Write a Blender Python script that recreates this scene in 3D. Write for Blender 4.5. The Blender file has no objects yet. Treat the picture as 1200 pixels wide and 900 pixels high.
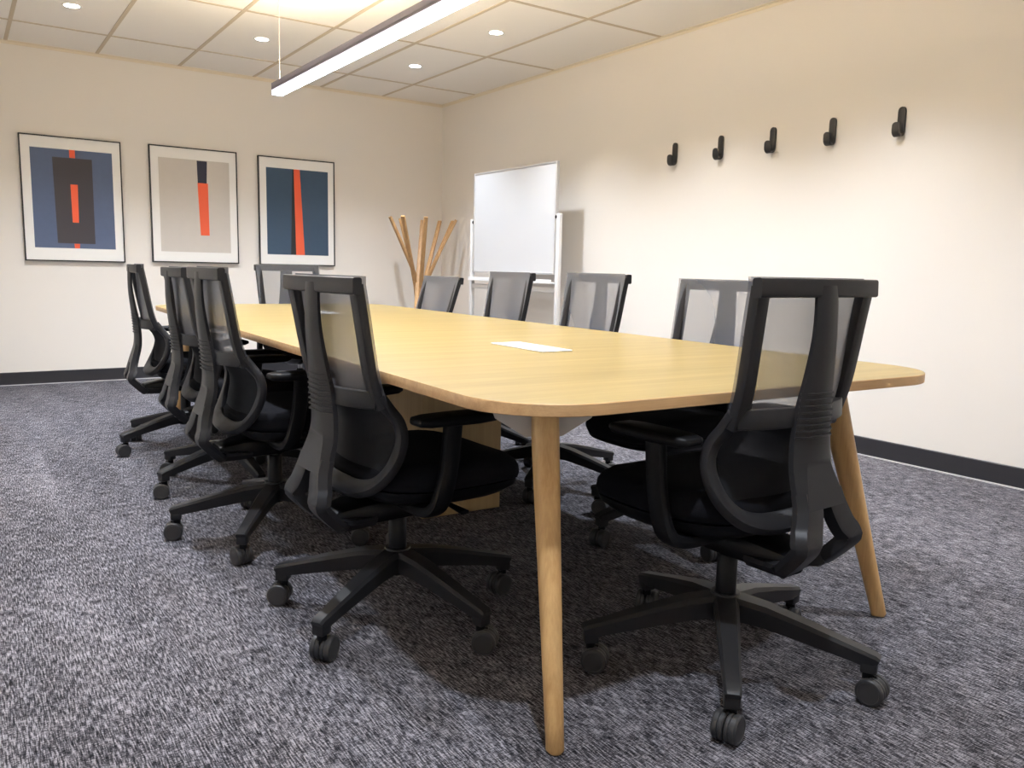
import bpy, bmesh, math, random
from math import sin, cos, pi, radians, sqrt
from mathutils import Vector, Matrix

# ------------------------------------------------------------------ camera, world, exposure
S = bpy.context.scene
COL = S.collection
CX, CY, CZ = -4.059, -7.268, 0.961
YAW, PITCH, ROLL, FPX = 0.598, -0.139, 0.022, 956.93

def make_camera():
    cd = bpy.data.cameras.new('camera')
    cd.sensor_width = 36.0
    cd.lens = FPX / 1200.0 * 36.0
    cd.clip_start = 0.02
    cd.clip_end = 60
    co = bpy.data.objects.new('camera', cd)
    COL.objects.link(co)
    F = Vector((sin(YAW) * cos(PITCH), cos(YAW) * cos(PITCH), sin(PITCH)))
    R = Vector((cos(YAW), -sin(YAW), 0))
    U = R.cross(F)
    R2 = R * cos(ROLL) + U * sin(ROLL)
    U2 = -R * sin(ROLL) + U * cos(ROLL)
    m = Matrix((R2, U2, -F)).transposed().to_4x4()
    m.translation = Vector((CX, CY, CZ))
    co.matrix_world = m
    S.camera = co
make_camera()

W = bpy.data.worlds.new('world')
S.world = W
W.use_nodes = True
W.node_tree.nodes['Background'].inputs[0].default_value = (0.6, 0.6, 0.65, 1)
W.node_tree.nodes['Background'].inputs[1].default_value = 0.0
S.view_settings.view_transform = 'Standard'
S.view_settings.look = 'None'
S.cycles.max_bounces = 16
S.cycles.diffuse_bounces = 10
S.view_settings.gamma = 1.0
S.view_settings.use_curve_mapping = False
S.view_settings.exposure = 0.74

PEND_DOWN = 45.0       # emission of the pendant's diffuser
UP_FILL = 105.0          # emission of the uplight added on its unseen top to brighten the ceiling
SPOT_W = 118.0          # watts of one downlight
H = 2.54               # ceiling height
XL, YB = -4.40, -7.75   # left wall, wall behind the camera

# ------------------------------------------------------------------ materials
def new_mat(name):
    m = bpy.data.materials.new(name)
    m.use_nodes = True
    nt = m.node_tree
    return m, nt, nt.nodes['Principled BSDF']

def plain(name, col, rough=0.5, metal=0.0, bump=0.0, bscale=300.0, spec=0.5, var=0.0):
    m, nt, b = new_mat(name)
    b.inputs['Base Color'].default_value = (*col, 1)
    b.inputs['Roughness'].default_value = rough
    b.inputs['Metallic'].default_value = metal
    b.inputs['Specular IOR Level'].default_value = spec
    if bump or var:
        tc = nt.nodes.new('ShaderNodeTexCoord')
        n = nt.nodes.new('ShaderNodeTexNoise')
        n.inputs['Scale'].default_value = bscale
        n.inputs['Detail'].default_value = 4
        nt.links.new(tc.outputs['Object'], n.inputs['Vector'])
        if bump:
            bp = nt.nodes.new('ShaderNodeBump')
            bp.inputs['Strength'].default_value = bump
            bp.inputs['Distance'].default_value = 0.002
            nt.links.new(n.outputs['Fac'], bp.inputs['Height'])
            nt.links.new(bp.outputs['Normal'], b.inputs['Normal'])
        if var:
            mx = nt.nodes.new('ShaderNodeMix')
            mx.data_type = 'RGBA'
            mx.inputs['A'].default_value = (*[c * (1 - var) for c in col], 1)
            mx.inputs['B'].default_value = (*[min(1, c * (1 + var)) for c in col], 1)
            nt.links.new(n.outputs['Fac'], mx.inputs['Factor'])
            nt.links.new(mx.outputs['Result'], b.inputs['Base Color'])
    return m

def emit(name, col, strength):
    m, nt, b = new_mat(name)
    b.inputs['Base Color'].default_value = (0.9, 0.9, 0.9, 1)
    b.inputs['Emission Color'].default_value = (*col, 1)
    b.inputs['Emission Strength'].default_value = strength
    return m

def wood(name, dark, light, axis, scale=1.0, rough=0.42, fine=0.5):
    """streaky grain running along the given axis (0 x, 1 y, 2 z)"""
    m, nt, b = new_mat(name)
    tc = nt.nodes.new('ShaderNodeTexCoord')
    mp = nt.nodes.new('ShaderNodeMapping')
    sc = [22 * scale] * 3
    sc[axis] = 1.1 * scale
    mp.inputs['Scale'].default_value = sc
    nt.links.new(tc.outputs['Object'], mp.inputs['Vector'])
    n1 = nt.nodes.new('ShaderNodeTexNoise')
    n1.inputs['Scale'].default_value = 1.0
    n1.inputs['Detail'].default_value = 5
    n1.inputs['Roughness'].default_value = 0.65
    n1.inputs['Distortion'].default_value = 0.6
    nt.links.new(mp.outputs['Vector'], n1.inputs['Vector'])
    mp2 = nt.nodes.new('ShaderNodeMapping')
    sc2 = [150 * scale] * 3
    sc2[axis] = 5.0 * scale
    mp2.inputs['Scale'].default_value = sc2
    nt.links.new(tc.outputs['Object'], mp2.inputs['Vector'])
    n2 = nt.nodes.new('ShaderNodeTexNoise')
    n2.inputs['Scale'].default_value = 1.0
    n2.inputs['Detail'].default_value = 3
    nt.links.new(mp2.outputs['Vector'], n2.inputs['Vector'])
    mix = nt.nodes.new('ShaderNodeMix')
    mix.inputs['Factor'].default_value = fine * 0.5
    nt.links.new(n1.outputs['Fac'], mix.inputs['A'])
    nt.links.new(n2.outputs['Fac'], mix.inputs['B'])
    r = nt.nodes.new('ShaderNodeValToRGB')
    r.color_ramp.elements[0].position = 0.34
    r.color_ramp.elements[0].color = (*dark, 1)
    r.color_ramp.elements[1].position = 0.66
    r.color_ramp.elements[1].color = (*light, 1)
    nt.links.new(mix.outputs['Result'], r.inputs['Fac'])
    nt.links.new(r.outputs['Color'], b.inputs['Base Color'])
    b.inputs['Roughness'].default_value = rough
    return m

def carpet_mat():
    m, nt, b = new_mat('carpet')
    L = nt.links.new
    tc = nt.nodes.new('ShaderNodeTexCoord')
    def noise(sx, sy, detail, rough=0.5, off=(0, 0, 0)):
        mp = nt.nodes.new('ShaderNodeMapping')
        mp.inputs['Scale'].default_value = (sx, sy, 1)
        mp.inputs['Location'].default_value = off
        L(tc.outputs['Object'], mp.inputs['Vector'])
        n = nt.nodes.new('ShaderNodeTexNoise')
        n.inputs['Scale'].default_value = 1
        n.inputs['Detail'].default_value = detail
        n.inputs['Roughness'].default_value = rough
        L(mp.outputs['Vector'], n.inputs['Vector'])
        return n.outputs['Fac']
    def math_(op, a, c):
        n = nt.nodes.new('ShaderNodeMath')
        n.operation = op
        for i, v in enumerate((a, c)):
            if isinstance(v, (int, float)):
                n.inputs[i].default_value = v
            else:
                L(v, n.inputs[i])
        return n.outputs[0]
    streak = noise(300, 30, 2)
    cross = noise(90, 260, 2, 0.5, (3, 7, 0))
    speck = noise(480, 300, 1, 0.5, (9, 1, 0))
    broad = noise(5.5, 1.1, 2, 0.5, (2, 5, 0))
    blot = noise(20, 13, 2, 0.5, (7, 3, 0))
    # carpet planks 0.25 x 1.0 m, each with a slightly different shade
    br = nt.nodes.new('ShaderNodeTexBrick')
    br.inputs['Color1'].default_value = (0.44, 0.44, 0.44, 1)
    br.inputs['Color2'].default_value = (0.56, 0.56, 0.56, 1)
    br.inputs['Mortar'].default_value = (0.47, 0.47, 0.47, 1)
    br.inputs['Scale'].default_value = 1.0
    br.inputs['Mortar Size'].default_value = 0.0015
    br.inputs['Brick Width'].default_value = 1.0
    br.inputs['Row Height'].default_value = 0.25
    mpb = nt.nodes.new('ShaderNodeMapping')
    mpb.inputs['Rotation'].default_value = (0, 0, pi / 2)
    L(tc.outputs['Object'], mpb.inputs['Vector'])
    L(mpb.outputs['Vector'], br.inputs['Vector'])
    v = math_('MULTIPLY', streak, 0.44)
    v = math_('ADD', v, math_('MULTIPLY', cross, 0.24))
    v = math_('ADD', v, math_('MULTIPLY', speck, 0.16))
    v = math_('ADD', v, math_('MULTIPLY', blot, 0.10))
    v = math_('ADD', v, math_('MULTIPLY', broad, 0.06))
    sep = nt.nodes.new('ShaderNodeRGBToBW')
    L(br.outputs['Color'], sep.inputs[0])
    v = math_('ADD', v, math_('MULTIPLY', math_('SUBTRACT', sep.outputs[0], 0.5), 0.12))
    r = nt.nodes.new('ShaderNodeValToRGB')
    e = r.color_ramp.elements
    e[0].position = 0.405
    e[0].color = (0.004, 0.004, 0.006, 1)
    e[1].position = 0.60
    e[1].color = (0.29, 0.28, 0.31, 1)
    x = e.new(0.49)
    x.color = (0.056, 0.054, 0.063, 1)
    L(v, r.inputs['Fac'])
    L(r.outputs['Color'], b.inputs['Base Color'])
    b.inputs['Roughness'].default_value = 0.95
    b.inputs['Specular IOR Level'].default_value = 0.1
    bp = nt.nodes.new('ShaderNodeBump')
    bp.inputs['Strength'].default_value = 0.5
    bp.inputs['Distance'].default_value = 0.003
    L(v, bp.inputs['Height'])
    L(bp.outputs['Normal'], b.inputs['Normal'])
    return m

def net_mat(name, col, open_frac, rough=0.8):
    """woven net: the share of open area shrinks as 1/cos when the cloth is seen edge-on"""
    m, nt, b = new_mat(name)
    L = nt.links.new
    b.inputs['Base Color'].default_value = (*col, 1)
    b.inputs['Roughness'].default_value = rough
    b.inputs['Specular IOR Level'].default_value = 0.25
    tr = nt.nodes.new('ShaderNodeBsdfTransparent')
    mix = nt.nodes.new('ShaderNodeMixShader')
    lw = nt.nodes.new('ShaderNodeLayerWeight')
    lw.inputs['Blend'].default_value = 0.5
    c = nt.nodes.new('ShaderNodeMath'); c.operation = 'SUBTRACT'
    c.inputs[0].default_value = 1.0
    L(lw.outputs['Facing'], c.inputs[1])
    mx = nt.nodes.new('ShaderNodeMath'); mx.operation = 'MAXIMUM'
    L(c.outputs[0], mx.inputs[0]); mx.inputs[1].default_value = 0.05
    dv = nt.nodes.new('ShaderNodeMath'); dv.operation = 'DIVIDE'
    dv.inputs[0].default_value = 1.0
    L(mx.outputs[0], dv.inputs[1])
    pw = nt.nodes.new('ShaderNodeMath'); pw.operation = 'POWER'
    pw.inputs[0].default_value = open_frac
    L(dv.outputs[0], pw.inputs[1])
    L(pw.outputs[0], mix.inputs['Fac'])
    L(b.outputs['BSDF'], mix.inputs[1])
    L(tr.outputs['BSDF'], mix.inputs[2])
    L(mix.outputs['Shader'], nt.nodes['Material Output'].inputs['Surface'])
    return m

M = {}
M['wall'] = plain('wall_paint', (0.835, 0.795, 0.735), 0.75, bump=0.05, bscale=180)
M['tile'] = plain('ceiling_tile', (0.90, 0.87, 0.81), 0.9, bump=0.15, bscale=220, var=0.03)
M['grid'] = plain('ceiling_grid_paint', (0.60, 0.51, 0.38), 0.6)
M['angle'] = plain('wall_angle_paint', (0.80, 0.72, 0.58), 0.6)
M['carpet'] = carpet_mat()
M['skirting'] = plain('skirting_black', (0.022, 0.022, 0.027), 0.5, bump=0.05)
M['strip'] = plain('pale_edge_strip', (0.55, 0.54, 0.55), 0.6)
M['black'] = plain('black_plastic', (0.005, 0.005, 0.006), 0.42, bump=0.08, bscale=900, spec=0.14)
M['gloss'] = plain('dark_plastic_smooth', (0.004, 0.004, 0.005), 0.30, spec=0.18)
M['spine'] = plain('charcoal_plastic', (0.016, 0.016, 0.0185), 0.40, bump=0.06, bscale=900, spec=0.20)
M['base'] = plain('base_nylon', (0.019, 0.019, 0.021), 0.38, spec=0.22)
M['wheel'] = plain('caster_nylon', (0.026, 0.026, 0.028), 0.45)
M['seat'] = plain('black_seat_fabric', (0.006, 0.006, 0.008), 0.9, bump=0.4, bscale=1200, spec=0.1)
M['chrome'] = plain('piston_steel', (0.45, 0.45, 0.47), 0.3, metal=1.0)
M['net'] = net_mat('grey_mesh_cloth', (0.165, 0.172, 0.195), 0.46)
M['net2'] = net_mat('dark_lumbar_cloth', (0.010, 0.011, 0.014), 0.10)
M['oak'] = wood('oak_top', (0.222, 0.155, 0.044), (0.318, 0.238, 0.083), 0, 1.0, 0.36)
M['oak_edge'] = wood('oak_edge_band', (0.40, 0.245, 0.11), (0.55, 0.36, 0.18), 0, 2.0, 0.5)
M['oak_leg'] = wood('oak_leg', (0.44, 0.26, 0.10), (0.62, 0.41, 0.185), 2, 1.5, 0.42)
M['oak_panel'] = wood('oak_panel', (0.42, 0.29, 0.13), (0.52, 0.37, 0.18), 2, 1.2, 0.5)
M['stick'] = wood('beech_stick', (0.40, 0.225, 0.09), (0.56, 0.345, 0.16), 2, 2.5, 0.5)
M['bracket'] = plain('bracket_grey', (0.42, 0.40, 0.38), 0.45)
M['white'] = plain('white_plastic', (0.86, 0.86, 0.85), 0.35)
M['slot'] = plain('slot_grey', (0.18, 0.18, 0.19), 0.5)
M['board'] = plain('whiteboard_enamel', (0.62, 0.63, 0.64), 0.22)
M['alu'] = plain('aluminium', (0.62, 0.62, 0.62), 0.4, metal=0.6)
M['postpaint'] = plain('stand_paint', (0.72, 0.71, 0.69), 0.45)
M['hook'] = plain('hook_black', (0.018, 0.017, 0.016), 0.5)
M['pframe'] = plain('picture_frame_black', (0.008, 0.008, 0.008), 0.4)
M['mat'] = plain('picture_mat', (0.90, 0.885, 0.85), 0.8, bump=0.05)
M['p_blue'] = plain('print_blue', (0.095, 0.130, 0.225), 0.7, var=0.06, bscale=30)
M['p_char'] = plain('print_charcoal', (0.052, 0.047, 0.056), 0.7)
M['p_orange'] = plain('print_orange', (0.86, 0.130, 0.055), 0.7)
M['p_beige'] = plain('print_beige', (0.62, 0.58, 0.53), 0.8, var=0.03, bscale=20)
M['p_navy'] = plain('print_navy', (0.026, 0.028, 0.052), 0.7)
M['p_teal'] = plain('print_teal', (0.040, 0.078, 0.135), 0.7, var=0.06, bscale=30)
M['p_ink'] = plain('print_ink', (0.018, 0.018, 0.022), 0.7)
M['housing'] = plain('pendant_housing', (0.16, 0.15, 0.20), 0.35)
M['diff'] = emit('pendant_diffuser', (0.84, 0.92, 1.06), PEND_DOWN)
M['diffside'] = emit('pendant_diffuser_side', (0.72, 0.72, 1.0), 0.55)
M['up'] = emit('pendant_added_uplight', (1.0, 0.84, 0.64), UP_FILL)
M['cable'] = plain('steel_cable', (0.35, 0.33, 0.30), 0.4)
M['dl_trim'] = plain('downlight_trim', (0.8, 0.78, 0.74), 0.5)
M['dl_glow'] = emit('downlight_lamp', (1.0, 0.97, 0.92), 30.0)

# ------------------------------------------------------------------ helpers
def obj(name, bm, mat, parent=None, smooth=40):
    me = bpy.data.meshes.new(name)
    bmesh.ops.recalc_face_normals(bm, faces=bm.faces)
    bm.to_mesh(me)
    bm.free()
    mats = mat if isinstance(mat, (list, tuple)) else [mat]
    for m in mats:
        me.materials.append(m)
    if smooth:
        for p in me.polygons:
            p.use_smooth = True
        me.set_sharp_from_angle(angle=radians(smooth))
    o = bpy.data.objects.new(name, me)
    COL.objects.link(o)
    if parent is not None:
        o.parent = parent
    return o

def thing(name, label, cat, loc=(0, 0, 0), rz=0.0, group=None):
    o = bpy.data.objects.new(name, None)
    o.empty_display_size = 0.1
    COL.objects.link(o)
    o.location = loc
    o.rotation_euler = (0, 0, rz)
    o['label'] = label
    o['category'] = cat
    if group:
        o['group'] = group
    return o

def struct(name, bm, mat, smooth=0):
    o = obj(name, bm, mat, None, smooth)
    o['kind'] = 'structure'
    return o

def dup(root, loc, rz, label, group=None):
    r = root.copy()
    COL.objects.link(r)
    r.location = loc
    r.rotation_euler = (0, 0, rz)
    r['label'] = label
    if group:
        r['group'] = group
    for ch in list(root.children):
        c = ch.copy()
        COL.objects.link(c)
        c.parent = r
        for g in list(ch.children):
            d = g.copy()
            COL.objects.link(d)
            d.parent = c
    return r

def box(bm, lo, hi, bev=0.0, seg=2, mi=0):
    lo = Vector(lo); hi = Vector(hi)
    r = bmesh.ops.create_cube(bm, size=1.0)
    vs = r['verts']
    c = (lo + hi) / 2
    s = hi - lo
    for v in vs:
        v.co = Vector((v.co.x * s.x, v.co.y * s.y, v.co.z * s.z)) + c
    fs = set(f for v in vs for f in v.link_faces)
    for f in fs:
        f.material_index = mi
    if bev:
        es = list(set(e for v in vs for e in v.link_edges))
        bmesh.ops.bevel(bm, geom=es, offset=bev, segments=seg, affect='EDGES', profile=0.5)

def rrect(w, d, r=0.3, n=2):
    """rounded rectangle as a list of (a, b); r is a fraction of the smaller side"""
    rr = min(w, d) * r
    out = []
    for k, (sx, sy) in enumerate(((1, 1), (-1, 1), (-1, -1), (1, -1))):
        for i in range(n + 1):
            a = k * pi / 2 + i * (pi / 2) / n
            out.append((sx * (w / 2 - rr) + rr * cos(a), sy * (d / 2 - rr) + rr * sin(a)))
    return out

def sweep(bm, pts, secs, side, close_ends=True, mi=0):
    """sections (lists of (a,b)) along pts; a runs along 'side', b along tangent x side"""
    pts = [Vector(p) for p in pts]
    n = len(pts)
    rings = []
    for i, p in enumerate(pts):
        t = (pts[min(i + 1, n - 1)] - pts[max(i - 1, 0)]).normalized()
        sv = side[i] if isinstance(side, list) else side
        s = Vector(sv)
        s = (s - t * s.dot(t)).normalized()
        b = t.cross(s).normalized()
        sec = secs[i] if isinstance(secs[0], list) else secs
        rings.append([bm.verts.new(p + s * a + b * c) for a, c in sec])
    m = len(rings[0])
    for i in range(n - 1):
        for j in range(m):
            f = bm.faces.new((rings[i][j], rings[i][(j + 1) % m], rings[i + 1][(j + 1) % m], rings[i + 1][j]))
            f.material_index = mi
    if close_ends:
        bm.faces.new(rings[0][::-1]).material_index = mi
        bm.faces.new(rings[-1]).material_index = mi

def lathe(bm, prof, seg=24, mat4=None):
    """prof list of (r, z); closed at ends where r is 0"""
    rings = []
    for r, z in prof:
        if r < 1e-6:
            rings.append([bm.verts.new((0, 0, z))])
        else:
            rings.append([bm.verts.new((r * cos(2 * pi * k / seg), r * sin(2 * pi * k / seg), z)) for k in range(seg)])
    new = [v for r in rings for v in r]
    for a, b in zip(rings, rings[1:]):
        for k in range(seg):
            k2 = (k + 1) % seg
            if len(a) == 1 and len(b) == 1:
                continue
            if len(a) == 1:
                bm.faces.new((a[0], b[k2], b[k]))
            elif len(b) == 1:
                bm.faces.new((a[k], a[k2], b[0]))
            else:
                bm.faces.new((a[k], a[k2], b[k2], b[k]))
    if mat4 is not None:
        bmesh.ops.transform(bm, matrix=mat4, verts=new)

def catmull(pts, n=6):
    """smooth a polyline of tuples of any length"""
    out = []
    P = [pts[0]] + list(pts) + [pts[-1]]
    for i in range(1, len(P) - 2):
        for k in range(n):
            t = k / n
            out.append(tuple(0.5 * ((2 * b) + (c - a) * t + (2 * a - 5 * b + 4 * c - d) * t * t + (3 * b - a - 3 * c + d) * t ** 3)
                             for a, b, c, d in zip(P[i - 1], P[i], P[i + 1], P[i + 2])))
    out.append(tuple(pts[-1]))
    return out

def NB():
    return bmesh.new()

# ------------------------------------------------------------------ the room
def quad_box(name, lo, hi, mat):
    bm = NB(); box(bm, lo, hi)
    return struct(name, bm, mat)

quad_box('floor', (XL - 0.1, YB - 0.1, -0.1), (0.1, 0.1, 0.0), M['carpet'])
quad_box('wall_back', (XL - 0.1, 0.0, 0.0), (0.1, 0.1, H + 0.1), M['wall'])
quad_box('wall_right', (0.0, YB - 0.1, 0.0), (0.1, 0.0, H + 0.1), M['wall'])
quad_box('wall_left', (XL - 0.1, YB - 0.1, 0.0), (XL, 0.0, H + 0.1), M['wall'])
quad_box('wall_front', (XL, YB - 0.1, 0.0), (0.0, YB, H + 0.1), M['wall'])
quad_box('ceiling', (XL, YB, H), (0.0, 0.0, H + 0.1), M['tile'])
GX = [-0.649 - 0.6 * j for j in range(7)]
GY = [-0.631 - 1.197 * j for j in range(7)]

def ceiling_grid():
    bm = NB()
    for x in GX:
        box(bm, (x - 0.012, YB, H - 0.004), (x + 0.012, 0, H + 0.001))
    for y in GY:
        box(bm, (XL, y - 0.012, H - 0.0035), (0, y + 0.012, H + 0.001))
    struct('trim_1', bm, M['grid'])
    bm = NB()
    box(bm, (-0.022, YB, H - 0.006), (0, 0, H + 0.001)); box(bm, (-0.004, YB, H - 0.024), (0, 0, H))
    box(bm, (XL, -0.022, H - 0.006), (0, 0, H + 0.001)); box(bm, (XL, -0.004, H - 0.024), (0, 0, H))
    struct('trim_2', bm, M['angle'])
ceiling_grid()

def skirt(name, lo, hi):
    bm = NB(); box(bm, lo, hi, 0.003, 1)
    struct(name, bm, M['skirting'])
skirt('baseboard_back', (XL, -0.014, 0.0), (0.0, 0.0, 0.1))
skirt('baseboard_right', (-0.014, YB, 0.0), (0.0, -0.014, 0.1))
skirt('baseboard_left', (XL, YB, 0.0), (XL + 0.014, -0.014, 0.1))
skirt('baseboard_front', (XL + 0.014, YB, 0.0), (-0.014, YB + 0.014, 0.1))
bm = NB(); box(bm, (XL + 0.014, -0.022, 0.0), (-0.014, -0.014, 0.006)); box(bm, (-0.022, YB + 0.014, 0.0), (-0.014, -0.022, 0.006))
struct('trim_3', bm, M['strip'])

# ------------------------------------------------------------------ conference table
TX, TY, TRZ, TT = -2.457, -4.067, -0.033, 0.71
TL_, TW_, TH_ = 4.060, 1.424, 0.025

def rounded_outline(hx, hy, r, n=10):
    out = []
    for k, (sx, sy) in enumerate(((1, 1), (-1, 1), (-1, -1), (1, -1))):
        for i in range(n + 1):
            a = k * pi / 2 + i * (pi / 2) / n
            out.append((sx * (hx - r) + r * cos(a), sy * (hy - r) + r * sin(a)))
    return out

def slab(bm, outline, z0, z1, edge_mi=0, ch=0.0015):
    rings = []
    cx = sum(p[0] for p in outline) / len(outline); cy = sum(p[1] for p in outline) / len(outline)
    def ring(z, inset):
        R = []
        for x, y in outline:
            d = math.hypot(x - cx, y - cy)
            k = (d - inset) / d
            R.append(bm.verts.new((cx + (x - cx) * k, cy + (y - cy) * k, z)))
        return R
    rings = [ring(z0, ch), ring(z0 + ch, 0), ring(z1 - ch, 0), ring(z1, ch)]
    n = len(outline)
    for a, b in zip(rings, rings[1:]):
        for j in range(n):
            bm.faces.new((a[j], a[(j + 1) % n], b[(j + 1) % n], b[j])).material_index = edge_mi
    bm.faces.new(rings[0][::-1])
    bm.faces.new(rings[-1])

def table():
    t = thing('conference_table', 'long pale oak conference table with rounded corners and splayed legs', 'table', (TX, TY, 0), TRZ)
    bm = NB()
    slab(bm, rounded_outline(TW_ / 2, TL_ / 2, 0.20, 16), TT - TH_, TT, 1)
    obj('tabletop', bm, [M['oak'], M['oak_edge']], t, 30)
    c, s = cos(-TRZ), sin(-TRZ)
    def loc(x, y):
        x -= TX; y -= TY
        return x * c - y * s, x * s + y * c
    near_l = loc(-3.113, -6.062); near_r = loc(-1.918, -6.022)
    feet = [near_l, near_r, (near_l[0], -near_l[1]), (near_r[0], -near_r[1])]
    zt = TT - TH_
    for fx, fy in feet:
        sx = 1 if fx > 0 else -1; sy = 1 if fy > 0 else -1
        d = Vector((-sx * 0.073, -sy * 0.178, 0)).normalized()
        p0 = Vector((fx, fy, 0.004)); p1 = Vector((fx, fy, zt)) + Vector((-sx * 0.073, -sy * 0.178, 0))
        bm = NB()
        pts, secs = [], []
        for k in range(9):
            q = k / 8
            pts.append(p0.lerp(p1, q))
            secs.append(rrect(0.040 + 0.044 * q ** 1.2, 0.036 + 0.020 * q, 0.45, 5))
        pts.insert(0, p0 - Vector((0, 0, 0.003))); secs.insert(0, rrect(0.031, 0.026, 0.45, 5))
        sweep(bm, pts, secs, d)
        lg = obj('leg', bm, M['oak_leg'], t, 50)
        bm = NB()
        # grey bracket: folded plate cradling the top of the leg
        e = Vector((-d.y, d.x, 0))
        for sgn in (-1, 1):
            base = p1 + e * (0.020 * sgn)
            poly = [(0.0, 0.0), (0.100, 0.0), (0.085, -0.036), (0.020, -0.076), (0.0, -0.076)]
            a = [bm.verts.new(base + e * (sgn * u) + Vector((0, 0, v)) - d * 0.004) for u, v in poly]
            b = [bm.verts.new(base + e * (sgn * u) + Vector((0, 0, v)) + d * 0.004) for u, v in poly]
            bm.faces.new(a); bm.faces.new(b[::-1])
            for j in range(len(poly)):
                k = (j + 1) % len(poly)
                bm.faces.new((a[j], b[j], b[k], a[k]))
        obj('bracket', bm, M['bracket'], lg, 30)
    # cable pedestal in the middle
    px0, py0 = loc(-2.62, -4.56)
    bm = NB()
    box(bm, (px0, py0, 0.0), (px0 + 0.35, -py0 - 0.05, zt), 0.002, 1)
    obj('pedestal', bm, M['oak_panel'], t, 30)
    # two steel rails under the top
    for sx in (-1, 1):
        bm = NB()
        box(bm, (sx * 0.30 - 0.02, -TL_ / 2 + 0.32, zt - 0.035), (sx * 0.30 + 0.02, TL_ / 2 - 0.32, zt), 0.003, 1)
        obj('under_rail', bm, M['gloss'], t, 30)
    return t
table()

def power_module(x, y, label):
    t = thing('power_module', label, 'power outlet', (x, y, TT + 0.0004), TRZ + 0.0, 'power modules set into the table')
    bm = NB(); box(bm, (-0.058, -0.155, 0.0), (0.058, 0.155, 0.004), 0.0015, 2)
    obj('lid', bm, M['white'], t, 30)
    bm = NB(); box(bm, (0.028, -0.125, 0.0036), (0.034, 0.125, 0.0046))
    obj('slot', bm, M['slot'], t, 0)
power_module(-2.510, -5.095, 'white power module lid set in the near half of the oak table')
power_module(-2.43, -3.04, 'white power module lid in the far half of the oak table')

# ------------------------------------------------------------------ swivel chair
CH_R = 0.333

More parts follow.
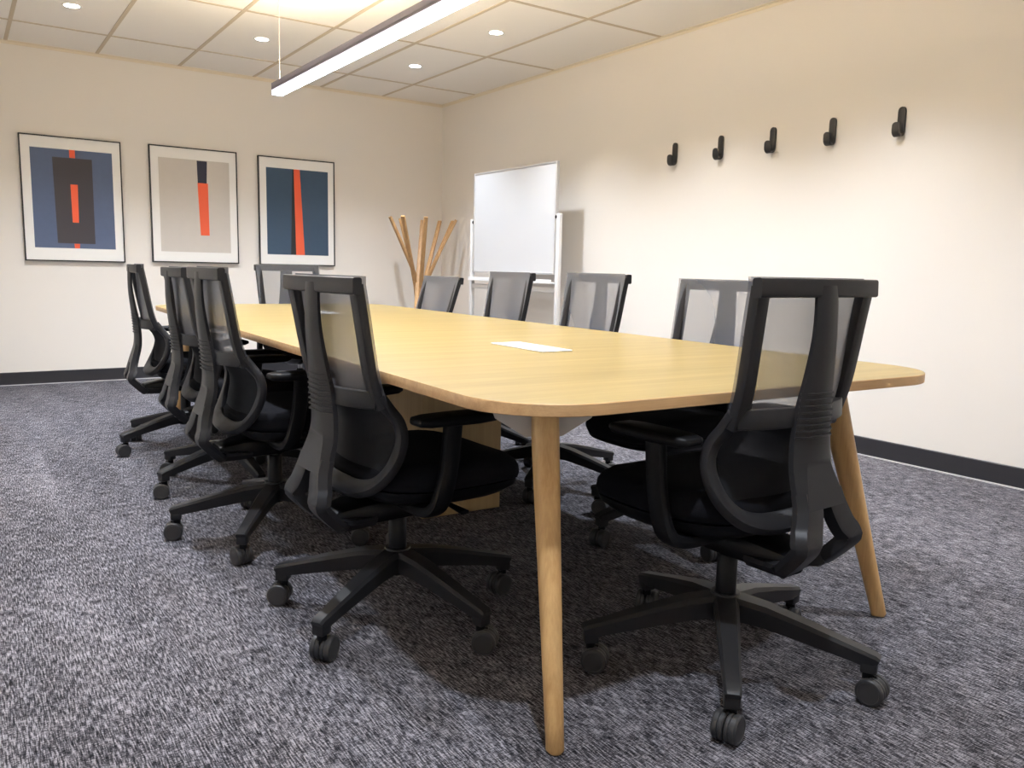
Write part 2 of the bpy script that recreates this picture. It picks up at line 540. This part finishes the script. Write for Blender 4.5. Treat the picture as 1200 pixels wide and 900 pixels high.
def chair_prototype():
    root = thing('swivel_chair', 'x', 'chair', group='mesh swivel chairs around the table')
    # ---- base: hub and five arms
    bm = NB()
    lathe(bm, [(0, 0.120), (0.034, 0.120), (0.040, 0.130), (0.040, 0.180), (0.034, 0.192), (0, 0.192)], 24)
    base = obj('base', bm, M['base'], root, 40)
    for k in range(5):
        bm = NB()
        secs, pts = [], []
        prof = [(0.020, 0.160, 0.062, 0.058), (0.10, 0.153, 0.056, 0.052), (0.20, 0.133, 0.048, 0.044),
                (0.29, 0.113, 0.041, 0.036), (0.345, 0.101, 0.038, 0.032), (0.352, 0.098, 0.034, 0.026)]
        for x, z, w, h in prof:
            pts.append((x, 0, z))
            # flat-topped, narrower underneath
            secs.append([(-w * .36, h / 2), (w * .36, h / 2), (w / 2, h * .30), (w * .42, -h / 2), (-w * .42, -h / 2), (-w / 2, h * .30)])
        sweep(bm, pts, secs, (0, 1, 0))
        box(bm, (CH_R - 0.017, -0.017, 0.072), (CH_R + 0.019, 0.017, 0.106), 0.004, 2)
        a = obj('base_arm', bm, M['base'], base, 25)
        a.rotation_euler = (0, 0, k * 2 * pi / 5)
    # ---- casters
    for k in range(5):
        ang = k * 2 * pi / 5
        bm = NB()
        for sy in (-1, 1):
            T = Matrix.Translation((0.012, sy * 0.0142, 0.0315)) @ Matrix.Rotation(-sy * pi / 2, 4, 'X')
            lathe(bm, [(0, -0.013), (0.029, -0.013), (0.0315, -0.010), (0.0315, -0.004), (0.0295, -0.003), (0.0295, -0.001),
                       (0.0315, 0.000), (0.0315, 0.009), (0.029, 0.0125), (0.024, 0.0135), (0.0235, 0.0125), (0, 0.0125)], 28, T)
        cst = obj('caster', bm, M['wheel'], root, 35)
        cst['k'] = k
        cst.location = (CH_R * cos(ang), CH_R * sin(ang), 0)
        bm = NB()
        lathe(bm, [(0, 0.058), (0.013, 0.058), (0.013, 0.080), (0, 0.080)], 16)
        box(bm, (-0.012, -0.004, 0.030), (0.020, 0.004, 0.066), 0.002, 1)
        obj('caster_stem', bm, M['gloss'], cst, 40)
    # ---- gas lift
    bm = NB()
    lathe(bm, [(0, 0.17), (0.0255, 0.17), (0.0245, 0.285), (0.021, 0.290), (0, 0.290)], 24)
    col = obj('gas_lift', bm, M['gloss'], root, 40)
    bm = NB()
    lathe(bm, [(0, 0.285), (0.014, 0.285), (0.014, 0.335), (0, 0.335)], 20)
    obj('piston', bm, M['chrome'], col, 40)
    # ---- mechanism and lever
    bm = NB()
    sweep(bm, [(0, -0.20, 0.318), (0, -0.13, 0.322), (0, 0.0, 0.330), (0, 0.10, 0.338), (0, 0.15, 0.345)],
          [rrect(0.10, 0.038, .3), rrect(0.14, 0.060, .3), rrect(0.16, 0.066, .3), rrect(0.14, 0.050, .3), rrect(0.10, 0.03, .3)], (1, 0, 0))
    mech = obj('tilt_mechanism', bm, M['gloss'], root, 40)
    bm = NB()
    sweep(bm, [(0.06, 0.06, 0.345), (0.16, 0.07, 0.345), (0.225, 0.075, 0.340)], [rrect(0.014, 0.014, .5, 3), rrect(0.014, 0.012, .5, 3), rrect(0.028, 0.010, .5, 3)], (0, 1, 0))
    obj('lever', bm, M['gloss'], mech, 50)
    # ---- seat shell and cushion
    def outline(n, k=1.0, grow=0.0):
        out = []
        for i in range(n):
            a = 2 * pi * i / n
            ca, sa = cos(a), sin(a)
            e = 2 / 3.4
            x = (0.240 + grow) * (abs(ca) ** e) * (1 if ca > 0 else -1)
            y = (0.235 + grow) * (abs(sa) ** e) * (1 if sa > 0 else -1)
            if y > 0:
                x *= 1 - 0.13 * (y / 0.235) ** 2
            else:
                x *= 1 - 0.10 * (y / 0.235) ** 2
            out.append((x * k, y * k + 0.085))
        return out
    def layers(bm, spec, n=48):
        rings = []
        for k, z, front in spec:
            R = []
            for x, y in outline(n, k):
                fy = max(0.0, (y - 0.16) / 0.16)
                dip = 0.010 * max(0, 1 - (x / 0.2) ** 2) * (1 if z > 0.46 else 0)
                R.append(bm.verts.new((x, y, z - front * fy * fy - dip)))
            rings.append(R)
        for a, b in zip(rings, rings[1:]):
            for j in range(n):
                bm.faces.new((a[j], a[(j + 1) % n], b[(j + 1) % n], b[j]))
        bm.faces.new(rings[0][::-1]); bm.faces.new(rings[-1])
    bm = NB()
    layers(bm, [(0.60, 0.352, 0.0), (0.86, 0.366, 0.01), (0.97, 0.388, 0.02), (0.99, 0.405, 0.025), (0.95, 0.405, 0.025)])
    obj('seat_shell', bm, M['black'], root, 50)
    bm = NB()
    layers(bm, [(0.93, 0.403, 0.025), (1.0, 0.412, 0.028), (1.02, 0.428, 0.030), (1.01, 0.448, 0.030), (0.96, 0.466, 0.028),
                (0.86, 0.476, 0.022), (0.6, 0.478, 0.015), (0.25, 0.478, 0.0)])
    obj('seat', bm, M['seat'], root, 60)
    # ---- back frame (upper trapezoid and the lower lumbar loop, one moulding)
    side = [(0.183, -0.150, 0.626), (0.184, -0.158, 0.650), (0.186, -0.174, 0.700), (0.189, -0.188, 0.770), (0.192, -0.202, 0.850), (0.195, -0.216, 0.925)]
    sidec = catmull(side, 4)
    bm = NB()
    for sx in (-1, 1):
        pts = [(sx * x, y, z) for x, y, z in sidec]
        sweep(bm, pts, rrect(0.040, 0.024, .20, 2), (1, 0, 0))
    # top bar
    pts, secs = [], []
    for i in range(13):
        u = -1 + i / 6
        pts.append((u * 0.217, -0.222 - 0.012 * (1 - u * u), 0.921)); secs.append(rrect(0.040, 0.028 if abs(u) < 1 else 0.024, .22, 2))
    sweep(bm, pts, secs, (0, 0, 1))
    # lower bar, bowed back towards the spine
    pts, secs = [], []
    for i in range(17):
        u = -1 + i / 8
        b = (1 - u * u)
        pts.append((u * 0.190, -0.158 - 0.048 * b ** 0.8, 0.647 - 0.002 * b)); secs.append(rrect(0.044, 0.022, .18, 2))
    sweep(bm, pts, secs, (0, 0, 1))
    loop = [(0.186, -0.154, 0.655, .038), (0.188, -0.128, 0.622, .036), (0.200, -0.106, 0.590, .034), (0.208, -0.100, 0.550, .033), (0.205, -0.110, 0.505, .034),
            (0.190, -0.128, 0.462, .038), (0.157, -0.148, 0.427, .044), (0.110, -0.163, 0.410, .048), (0.055, -0.170, 0.405, .050), (0.0, -0.172, 0.405, .050)]
    lc = catmull(loop, 4)
    full = lc + [(-x, y, z, w) for x, y, z, w in lc[-2::-1]]
    pts = [(x, y, z) for x, y, z, w in full]
    sd, secs = [], []
    for i, (x, y, z, w) in enumerate(full):
        # in-plane direction pointing from the loop's middle outwards
        sd.append(Vector((x, -0.16 * max(0.0, min(1.0, (0.50 - z) / 0.08)), (z - 0.56))).normalized())
        secs.append(rrect(w, 0.026, .3, 2))
    sweep(bm, pts, secs, sd)
    fr = obj('back_frame', bm, M['spine'], root, 40)
    # ---- mesh cloth stretched over the front of the upper frame
    def interp(prof, z):
        for a, b in zip(prof, prof[1:]):
            if a[2] <= z <= b[2]:
                t = (z - a[2]) / (b[2] - a[2])
                return a[0] + (b[0] - a[0]) * t, a[1] + (b[1] - a[1]) * t
        return (prof[0][0], prof[0][1]) if z < prof[0][2] else (prof[-1][0], prof[-1][1])
    def cloth(bm, zs, wfun, yfun, nx=16):
        rows = []
        for z in zs:
            w = wfun(z)
            rows.append([bm.verts.new((w * (-1 + 2 * i / nx), yfun(z, -1 + 2 * i / nx), z)) for i in range(nx + 1)])
        for a, b in zip(rows, rows[1:]):
            for i in range(nx):
                bm.faces.new((a[i], a[i + 1], b[i + 1], b[i]))
    bm = NB()
    zs = [0.634 + (0.944 - 0.634) * i / 16 for i in range(17)]
    cloth(bm, zs, lambda z: interp(sidec, z)[0] + 0.021,
          lambda z, u: interp(sidec, z)[1] + 0.0165 - (0.010 + 0.045 * max(0, (0.93 - z) / 0.3)) * (1 - u * u) ** 0.9)
    obj('mesh_panel', bm, M['net'], root, 60)
    # ---- lumbar cloth filling the loop
    lz = [(x, y, z) for x, y, z, w in lc][::-1]
    bm = NB()
    zs = [0.408 + (0.645 - 0.408) * i / 14 for i in range(15)]
    def lw(z):
        best = 0.0
        for a, b in zip(lz, lz[1:]):
            if min(a[2], b[2]) <= z <= max(a[2], b[2]) and abs(b[2] - a[2]) > 1e-6:
                t = (z - a[2]) / (b[2] - a[2]); best = max(best, a[0] + (b[0] - a[0]) * t)
        return best - 0.004
    def ly(z, u):
        yy = -0.15
        for a, b in zip(lz, lz[1:]):
            if min(a[2], b[2]) <= z <= max(a[2], b[2]) and abs(b[2] - a[2]) > 1e-6:
                t = (z - a[2]) / (b[2] - a[2]); yy = a[1] + (b[1] - a[1]) * t
        k = (z - 0.41) / 0.235
        return yy + 0.012 - (0.03 + 0.03 * k) * (1 - u * u) * min(1, 2.5 * k + 0.1)
    cloth(bm, zs, lw, ly)
    obj('lumbar_panel', bm, M['net2'], root, 60)
    # ---- spine: ridged mast that forks at the bottom and runs under the seat
    def sec(w, dpt, z=1.0):
        c = 0.26 + 0.16 * max(0.0, min(1.0, (0.57 - z) / 0.11))
        return [(-w / 2, -dpt * .5), (-w / 2, -dpt * .05), (-w * c, dpt * .5), (w * c, dpt * .5), (w / 2, -dpt * .05), (w / 2, -dpt * .5)]
    mast = [(-0.243, 0.926, 0.078, 0.014), (-0.245, 0.880, 0.080, 0.015), (-0.243, 0.810, 0.086, 0.018), (-0.234, 0.730, 0.104, 0.022),
            (-0.224, 0.660, 0.124, 0.026), (-0.219, 0.595, 0.136, 0.027), (-0.222, 0.535, 0.146, 0.028), (-0.235, 0.485, 0.156, 0.030), (-0.246, 0.445, 0.166, 0.032)]
    mc = catmull(mast, 4)
    bm = NB()
    sweep(bm, [(0, y, z) for y, z, w, d in mc], [sec(w, d, z) for y, z, w, d in mc], (1, 0, 0))
    fork = [(0.046, -0.236, 0.480, 0.070, 0.028), (0.051, -0.246, 0.445, 0.070, 0.031), (0.068, -0.256, 0.405, 0.070, 0.032), (0.083, -0.264, 0.383, 0.068, 0.032), (0.084, -0.262, 0.366, 0.066, 0.032),
            (0.072, -0.216, 0.318, 0.064, 0.030), (0.060, -0.194, 0.308, 0.060, 0.028), (0.045, -0.100, 0.304, 0.055, 0.026)]
    fc = catmull(fork, 4)
    for sx in (-1, 1):
        sweep(bm, [(sx * x, y, z) for x, y, z, w, d in fc],
              [[(sx * a, b) for a, b in [(-w / 2, -d * .5), (-w / 2, d * .4), (-w * .40, d * .5), (w * .30, d * .5), (w / 2, -d * .1), (w / 2, -d * .5)]] for x, y, z, w, d in fc], (1, 0, 0))
    sp = obj('back_spine', bm, M['spine'], root, 28)
    bm = NB()
    for i in range(8):
        z = 0.602 + i * 0.0135
        k = (z - 0.595) / 0.065
        y = -0.2155 - 0.004 * min(1.6, max(0, k)); w = 0.132 - 0.012 * max(0, k)
        r = [(-w / 2 - .001, 0.000), (-w * .30, -0.0185), (w * .30, -0.0185), (w / 2 + .001, 0.000)]
        pts = [(x, y + dy, z) for x, dy in r]
        sweep(bm, pts, rrect(0.0050, 0.0060, .3, 2), (0, 0, 1))
    obj('spine_rib', bm, M['spine'], sp, 40)
    # ---- armrests
    for sx in (-1, 1):
        bm = NB()
        path = catmull([(0.07, -0.030, 0.355), (0.19, -0.034, 0.356), (0.240, -0.028, 0.366), (0.257, -0.014, 0.400), (0.260, 0.004, 0.48), (0.260, 0.014, 0.586)], 4)
        sweep(bm, [(sx * x, y, z) for x, y, z in path], rrect(0.048, 0.030, .35, 2), (0, 1, 0))
        arm = obj('armrest', bm, M['black'], root, 40)
        bm = NB()
        pts, secs = [], []
        for y, w, h in ((-0.105, .040, .010), (-0.098, .062, .020), (-0.07, .078, .026), (0.0, .084, .028), (0.07, .082, .028), (0.115, .072, .024), (0.132, .050, .012)):
            pts.append((sx * 0.256, y + 0.01, 0.598)); secs.append(rrect(w, h, .45, 3))
        sweep(bm, pts, secs, (1, 0, 0))
        obj('arm_pad', bm, M['black'], arm, 50)
    return root

PROTO = chair_prototype()

def place_chair(i, x, y, rz, brot, dz, label, recline=0.0):
    """brot: world angle of one base arm; dz: height the gas lift is raised"""
    if i == 0:
        r = PROTO; r.location = (x, y, 0); r.rotation_euler = (0, 0, rz); r['label'] = label
    else:
        r = dup(PROTO, (x, y, 0), rz, label)
    rel = brot - rz
    rnd = random.Random(i * 7 + 3)
    for c in r.children:
        n = c.name.split('.')[0]
        if n == 'base':
            c.rotation_euler = (0, 0, rel)
        elif n == 'caster':
            a = rel + c['k'] * 2 * pi / 5
            c.location = (CH_R * cos(a), CH_R * sin(a), 0)
            c.rotation_euler = (0, 0, a + rnd.uniform(-0.9, 0.9) + (pi if rnd.random() < .3 else 0))
        elif n == 'gas_lift':
            pass
        else:
            c.location = (0, 0, dz)
            c.rotation_euler = (0, 0, 0)
            if recline and n in ('back_frame', 'mesh_panel', 'lumbar_panel', 'back_spine'):
                py, pz = -0.10, 0.33
                c.rotation_euler = (recline, 0, 0)
                c.location = (0, py - (py * cos(recline) - pz * sin(recline)), dz + pz - (py * sin(recline) + pz * cos(recline)))

CHAIRS = [
    (-2.536, -5.984, 0.055, 3.92, 0.010, 'black mesh swivel chair at the near short end of the table, back to the viewer', -0.045),
    (-3.082, -5.285, -1.535, 2.42, -0.005, 'black mesh swivel chair on the left table side, closest to the near leg'),
    (-3.148, -4.432, -1.585, 2.833, 0.006, 'black mesh swivel chair, second from the near leg on the left table side'),
    (-3.085, -3.657, -1.595, 2.249, 0.0, 'black swivel chair third along the left table side, mostly hidden behind the second'),
    (-3.090, -2.800, -1.64, 2.226, 0.006, 'black swivel chair in profile at the far left, below the first two pictures'),
    (-1.884, -5.156, pi / 2, 0.60, -0.002, 'grey mesh chair on the right table side, partly behind the near end chair'),
    (-1.868, -4.392, pi / 2 - 0.045, 0.01, 0.010, 'grey mesh chair just right of the whiteboard, across the table'),
    (-1.838, -3.648, pi / 2 - 0.08, 0.10, 0.005, 'grey mesh chair in front of the whiteboard, across the table'),
    (-1.900, -2.900, pi / 2, 0.50, -0.012, 'grey mesh chair in front of the wooden coat stand', 0.13),
    (-2.210, -2.070, pi, 0.30, 0.018, 'grey mesh chair at the far short end of the table below the third picture'),
]
for i, a in enumerate(CHAIRS):
    place_chair(i, *a)

# ------------------------------------------------------------------ linear pendant light
def pendant():
    x, y0, y1, zb, zt, hw = -2.45, -5.95, -2.42, 1.930, 1.996, 0.030
    t = thing('pendant_light', 'long slim linear pendant light glowing white above the table', 'lamp', (x, (y0 + y1) / 2, zb))
    hl = (y1 - y0) / 2
    hh = zt - zb
    bm = NB()
    box(bm, (-hw, -hl, hh * .42), (-hw + 0.003, hl, hh)); box(bm, (hw - 0.003, -hl, hh * .42), (hw, hl, hh))
    box(bm, (-hw, -hl, hh - 0.030), (hw, hl, hh - 0.026))
    obj('housing', bm, M['housing'], t, 0)
    bm = NB(); box(bm, (-hw + 0.003, -hl + 0.002, 0.004), (hw - 0.003, hl - 0.002, 0.010))
    obj('diffuser', bm, M['diff'], t, 0)
    bm = NB()
    for sx in (-1, 1):
        box(bm, (sx * (hw - 0.0015) - 0.0015, -hl + 0.002, 0.0), (sx * (hw - 0.0015) + 0.0015, hl - 0.002, hh * .42))
    obj('diffuser_side', bm, M['diffside'], t, 0)
    bm = NB(); box(bm, (-hw + 0.004, -hl + 0.01, hh - 0.006), (hw - 0.004, hl - 0.01, hh - 0.001))
    obj('added_uplight', bm, M['up'], t, 0)  # added glowing strip on the unseen top, fills ceiling and upper walls
    for sy in (-1, 1):
        bm = NB(); box(bm, (-hw, sy * (hl + 0.001) - 0.002, 0.0), (hw, sy * (hl + 0.001) + 0.002, hh), 0.0008, 1)
        obj('end_cap', bm, M['housing'], t, 30)
        bm = NB()
        lathe(bm, [(0, hh - 0.026), (0.0014, hh - 0.026), (0.0014, H - zb), (0, H - zb)], 8)
        lathe(bm, [(0, H - zb - 0.03), (0.006, H - zb - 0.03), (0.006, H - zb - 0.004), (0.018, H - zb - 0.003), (0.018, H - zb - 0.0005), (0, H - zb - 0.0005)], 16)
        c = obj('suspension_cable', bm, M['cable'], t, 40)
        c.location = (0, sy * (hl - 0.06), 0)
pendant()

# ------------------------------------------------------------------ recessed downlights
DLX = [-0.943, -2.155, -3.349]
DLY = [-1.235, -2.41, -3.60, -4.80, -6.50]
DLN = {(2, 0): 'round recessed downlight at the left edge of the ceiling', (1, 0): 'round recessed downlight left of the pendant light',
       (0, 0): 'round recessed downlight nearest the back right corner', (0, 1): 'round recessed downlight right of the pendant light, above the whiteboard side'}

def downlight(ix, iy, first=None):
    x, y = DLX[ix], DLY[iy]
    lab = DLN.get((ix, iy), 'round downlight, %s in from right wall, %s from back wall' % (
        ['first', 'second', 'third', 'fourth'][ix], ['first', 'second', 'third', 'fourth', 'fifth', 'sixth'][iy]))
    if first is None:
        t = thing('downlight', lab, 'lamp', (x, y, H), 0, 'recessed ceiling downlights')
        bm = NB()
        lathe(bm, [(0.044, 0.0), (0.044, -0.003), (0.056, -0.0035), (0.058, 0.0)], 32)
        obj('trim_ring', bm, M['dl_trim'], t, 50)
        bm = NB(); lathe(bm, [(0, -0.002), (0.044, -0.002), (0.044, 0.0), (0, 0.0)], 32)
        obj('lens', bm, M['dl_glow'], t, 50)
    else:
        t = dup(first, (x, y, H), 0, lab)
    ld = bpy.data.lights.new('downlight_beam', 'SPOT')
    ld.energy = SPOT_W
    ld.color = (0.88, 0.95, 1.06)
    ld.spot_size = radians(112)
    ld.spot_blend = 1.0
    ld.shadow_soft_size = 0.04
    lo = bpy.data.objects.new('downlight_beam', ld)
    COL.objects.link(lo)
    lo.location = (x, y, H - 0.012)
    return t
FD = None
for ix in range(3):
    for iy in range(5):
        if ix in (1,) and iy in (1, 2, 3, 4):
            continue          # the pendant hangs there instead
        r = downlight(ix, iy, FD)
        FD = FD or r

# ------------------------------------------------------------------ pictures on the back wall
def picture(x0, x1, z0, z1, label, layers):
    w, h = x1 - x0, z1 - z0
    t = thing('framed_print', label, 'picture', ((x0 + x1) / 2, 0, (z0 + z1) / 2), 0, 'framed abstract prints on the back wall')
    D = 0.028
    bm = NB(); f = 0.009
    for lo, hi in (((-w / 2, -D, -h / 2), (-w / 2 + f, 0, h / 2)), ((w / 2 - f, -D, -h / 2), (w / 2, 0, h / 2)),
                   ((-w / 2 + f, -D, -h / 2), (w / 2 - f, 0, -h / 2 + f)), ((-w / 2 + f, -D, h / 2 - f), (w / 2 - f, 0, h / 2))):
        box(bm, lo, hi)
    obj('frame', bm, M['pframe'], t, 0)
    bm = NB(); box(bm, (-w / 2 + f, -D + 0.006, -h / 2 + f), (w / 2 - f, -0.004, h / 2 - f))
    mt = obj('mat_board', bm, M['mat'], t, 0)
    for k, (name, mat, poly) in enumerate(layers):
        bm = NB()
        y = -D + 0.006 - 0.0006 * (k + 1)
        a = [bm.verts.new((-w / 2 + u * w, y, h / 2 - v * h)) for u, v in poly]
        b = [bm.verts.new((-w / 2 + u * w, -D + 0.007, h / 2 - v * h)) for u, v in poly]
        bm.faces.new(a); bm.faces.new(b[::-1])
        for j in range(len(poly)):
            q = (j + 1) % len(poly)
            bm.faces.new((a[j], b[j], b[q], a[q]))
        obj(name, bm, M[mat], t if k == 0 else t, 0)

def R4(u0, v0, u1, v1):
    return [(u0, v0), (u1, v0), (u1, v1), (u0, v1)]
picture(-3.607, -2.912, 0.950, 1.890, 'framed abstract print with a charcoal block and orange bar on blue', [
    ('print_sheet', 'p_blue', R4(.10, .10, .905, .892)),
    ('charcoal_block', 'p_char', [(.31, .165), (.70, .165), (.697, .852), (.323, .852)]),
    ('orange_bar', 'p_orange', [(.475, .375), (.547, .375), (.541, .682), (.479, .682)]),
    ('orange_tab', 'p_orange', [(.478, .10), (.534, .10), (.534, .163), (.478, .163)]),
    ('orange_tab', 'p_orange', [(.484, .854), (.541, .854), (.537, .892), (.489, .892)])])
picture(-2.707, -2.010, 0.960, 1.898, 'framed abstract print with a navy and orange bar on pale beige', [
    ('print_sheet', 'p_beige', R4(.10, .10, .905, .905)),
    ('navy_bar', 'p_navy', [(.53, .105), (.648, .105), (.638, .297), (.535, .297)]),
    ('orange_bar', 'p_orange', [(.532, .297), (.652, .297), (.655, .755), (.553, .755)])])
picture(-1.830, -1.135, 0.957, 1.893, 'framed abstract print with one tall orange stripe on dark teal', [
    ('print_sheet', 'p_teal', R4(.10, .10, .91, .90)),
    ('black_sliver', 'p_ink', [(.438, .10), (.456, .10), (.475, .90), (.405, .90)]),
    ('orange_bar', 'p_orange', [(.454, .10), (.533, .10), (.588, .90), (.473, .90)])])

# ------------------------------------------------------------------ coat hooks on the right wall
def hook_mesh():
    bm = NB()
    pts, ws = [], []
    for z, w in ((0.152, .008), (0.150, 0.0234), (0.145, 0.0338), (0.138, 0.0403), (0.128, 0.0429), (0.09, 0.0429), (0.05, 0.0429), (0.032, 0.0429)):
        pts.append((-0.007, 0, z)); ws.append(w)
    for k in range(1, 9):
        a = pi * k / 8
        pts.append((-0.007 - 0.023 * (1 - cos(a)), 0, 0.032 - 0.025 * sin(a))); ws.append(0.0429)
    for z, w in ((0.045, 0.0429), (0.058, 0.0416), (0.064, 0.0364), (0.069, 0.0260), (0.071, 0.0130)):
        pts.append((-0.053, 0, z)); ws.append(w)
    sweep(bm, pts, [rrect(w, 0.012, .3, 2) for w in ws], (0, 1, 0))
    return bm
HK = [(-3.20, 'black coat hook nearest the whiteboard on the right wall'),
      (-3.60, 'black coat hook second from the whiteboard on the right wall'),
      (-4.00, 'black coat hook in the middle of the row of five'),
      (-4.40, 'black coat hook fourth from the whiteboard on the right wall'),
      (-4.80, 'black coat hook farthest from the whiteboard, at the right end of the row')]
h0 = None
for y, lab in HK:
    if h0 is None:
        h0 = obj('coat_hook', hook_mesh(), M['hook'], None, 40); o = h0
        o['category'] = 'hook'; o['group'] = 'coat hooks on the right wall'
    else:
        o = h0.copy(); COL.objects.link(o)
    o.location = (0, y, 1.674); o['label'] = lab

# ------------------------------------------------------------------ mobile whiteboard
def whiteboard():
    x, y0, y1, z0, z1 = -0.30, -2.30, -1.12, 0.932, 1.768
    t = thing('mobile_whiteboard', 'white flip whiteboard on a pale metal stand beside the right wall', 'whiteboard', (x, (y0 + y1) / 2, 0))
    hl = (y1 - y0) / 2
    bm = NB(); box(bm, (-0.009, -hl + 0.012, z0 + 0.012), (0.009, hl - 0.012, z1 - 0.012))
    bd = obj('board', bm, M['board'], t, 0)
    bm = NB(); f = 0.016
    for lo, hi in (((-0.014, -hl, z0), (0.014, -hl + f, z1)), ((-0.014, hl - f, z0), (0.014, hl, z1)),
                   ((-0.014, -hl + f, z0), (0.014, hl - f, z0 + f)), ((-0.014, -hl + f, z1 - f), (0.014, hl - f, z1))):
        box(bm, lo, hi, 0.003, 1)
    obj('board_frame', bm, M['alu'], bd, 30)
    for sy in (-1, 1):
        yy = sy * (hl + 0.030)
        bm = NB(); box(bm, (-0.015, yy - 0.020, 0.07), (0.015, yy + 0.020, 1.385), 0.004, 2)
        p = obj('post', bm, M['postpaint'], t, 40)
        bm = NB()
        T = Matrix.Translation((0, sy * (hl + 0.006), 1.36)) @ Matrix.Rotation(pi / 2, 4, 'X')
        lathe(bm, [(0, -0.012), (0.016, -0.012), (0.018, -0.008), (0.018, 0.008), (0.016, 0.012), (0, 0.012)], 20, T)
        obj('pivot_knob', bm, M['gloss'], p, 40)
        bm = NB()
        sweep(bm, [(-0.26, yy, 0.062), (-0.24, yy, 0.070), (0, yy, 0.085), (0.22, yy, 0.070), (0.24, yy, 0.062)],
              [rrect(.03, .015, .3), rrect(.04, .03, .3), rrect(.045, .045, .3), rrect(.04, .03, .3), rrect(.03, .015, .3)], (0, 1, 0))
        ft = obj('foot', bm, M['postpaint'], t, 40)
        for sx in (-1, 1):
            bm = NB()
            T = Matrix.Translation((sx * 0.22, yy, 0.027)) @ Matrix.Rotation(pi / 2, 4, 'X')
            lathe(bm, [(0, -0.011), (0.025, -0.011), (0.027, -0.007), (0.027, 0.007), (0.025, 0.011), (0, 0.011)], 20, T)
            lathe(bm, [(0, 0.03), (0.006, 0.03), (0.006, 0.066), (0, 0.066)], 10, Matrix.Translation((sx * 0.22, yy, 0)))
            obj('caster', bm, M['gloss'], ft, 40)
    bm = NB(); box(bm, (-0.05, -hl - 0.01, 0.862), (0.012, hl + 0.01, 0.872), 0.002, 1); box(bm, (-0.053, -hl - 0.01, 0.862), (-0.047, hl + 0.01, 0.892), 0.002, 1)
    obj('pen_tray', bm, M['white'], t, 30)
    bm = NB(); box(bm, (-0.012, -hl - 0.02, 0.795), (0.012, hl + 0.02, 0.835), 0.003, 1)
    obj('crossbar', bm, M['postpaint'], t, 30)
    bm = NB(); box(bm, (-0.012, -hl - 0.02, 0.20), (0.012, hl + 0.02, 0.24), 0.003, 1)
    obj('crossbar', bm, M['postpaint'], t, 30)
whiteboard()

# ------------------------------------------------------------------ wooden coat stand in the corner
def coat_stand():
    cx, cy = -0.50, -0.50
    t = thing('coat_stand', 'coat stand of splayed wooden sticks crossing like a bundle in the back corner', 'coat stand', (cx, cy, 0))
    zt, zc = 1.405, 0.80
    tops = [(-0.300, -.02), (-0.235, .16), (-0.140, -.22), (-0.020, .26), (0.095, -.27), (0.175, .21), (0.330, .10), (0.385, -.10)]
    for k, (tx, ty) in enumerate(tops):
        a = 2 * pi * k / 8
        ox, oy = 0.042 * cos(a + 1.2), 0.042 * sin(a + 1.2)
        tx += 0.68 * ty
        top = Vector((tx, ty, zt))
        mid = Vector((ox + 0.0, oy, zc))
        d = (mid - top)
        bot = top + d * ((zt - 0.002) / (zt - zc))
        bot = Vector((mid.x + (mid.x - tx) * 0.72, mid.y + (mid.y - ty) * 0.72, 0.0))
        bm = NB()
        r = Vector((ty, -tx, 0)).normalized()
        n = 6
        pts = [top.lerp(mid, i / n) for i in range(n)] + [mid.lerp(bot, i / n) for i in range(n + 1)]
        pts = [top.lerp(bot, 0)] + pts[1:]
        sweep(bm, pts, rrect(0.037, 0.024, .25, 2), r)
        obj('stick', bm, M['stick'], t, 40)
coat_stand()
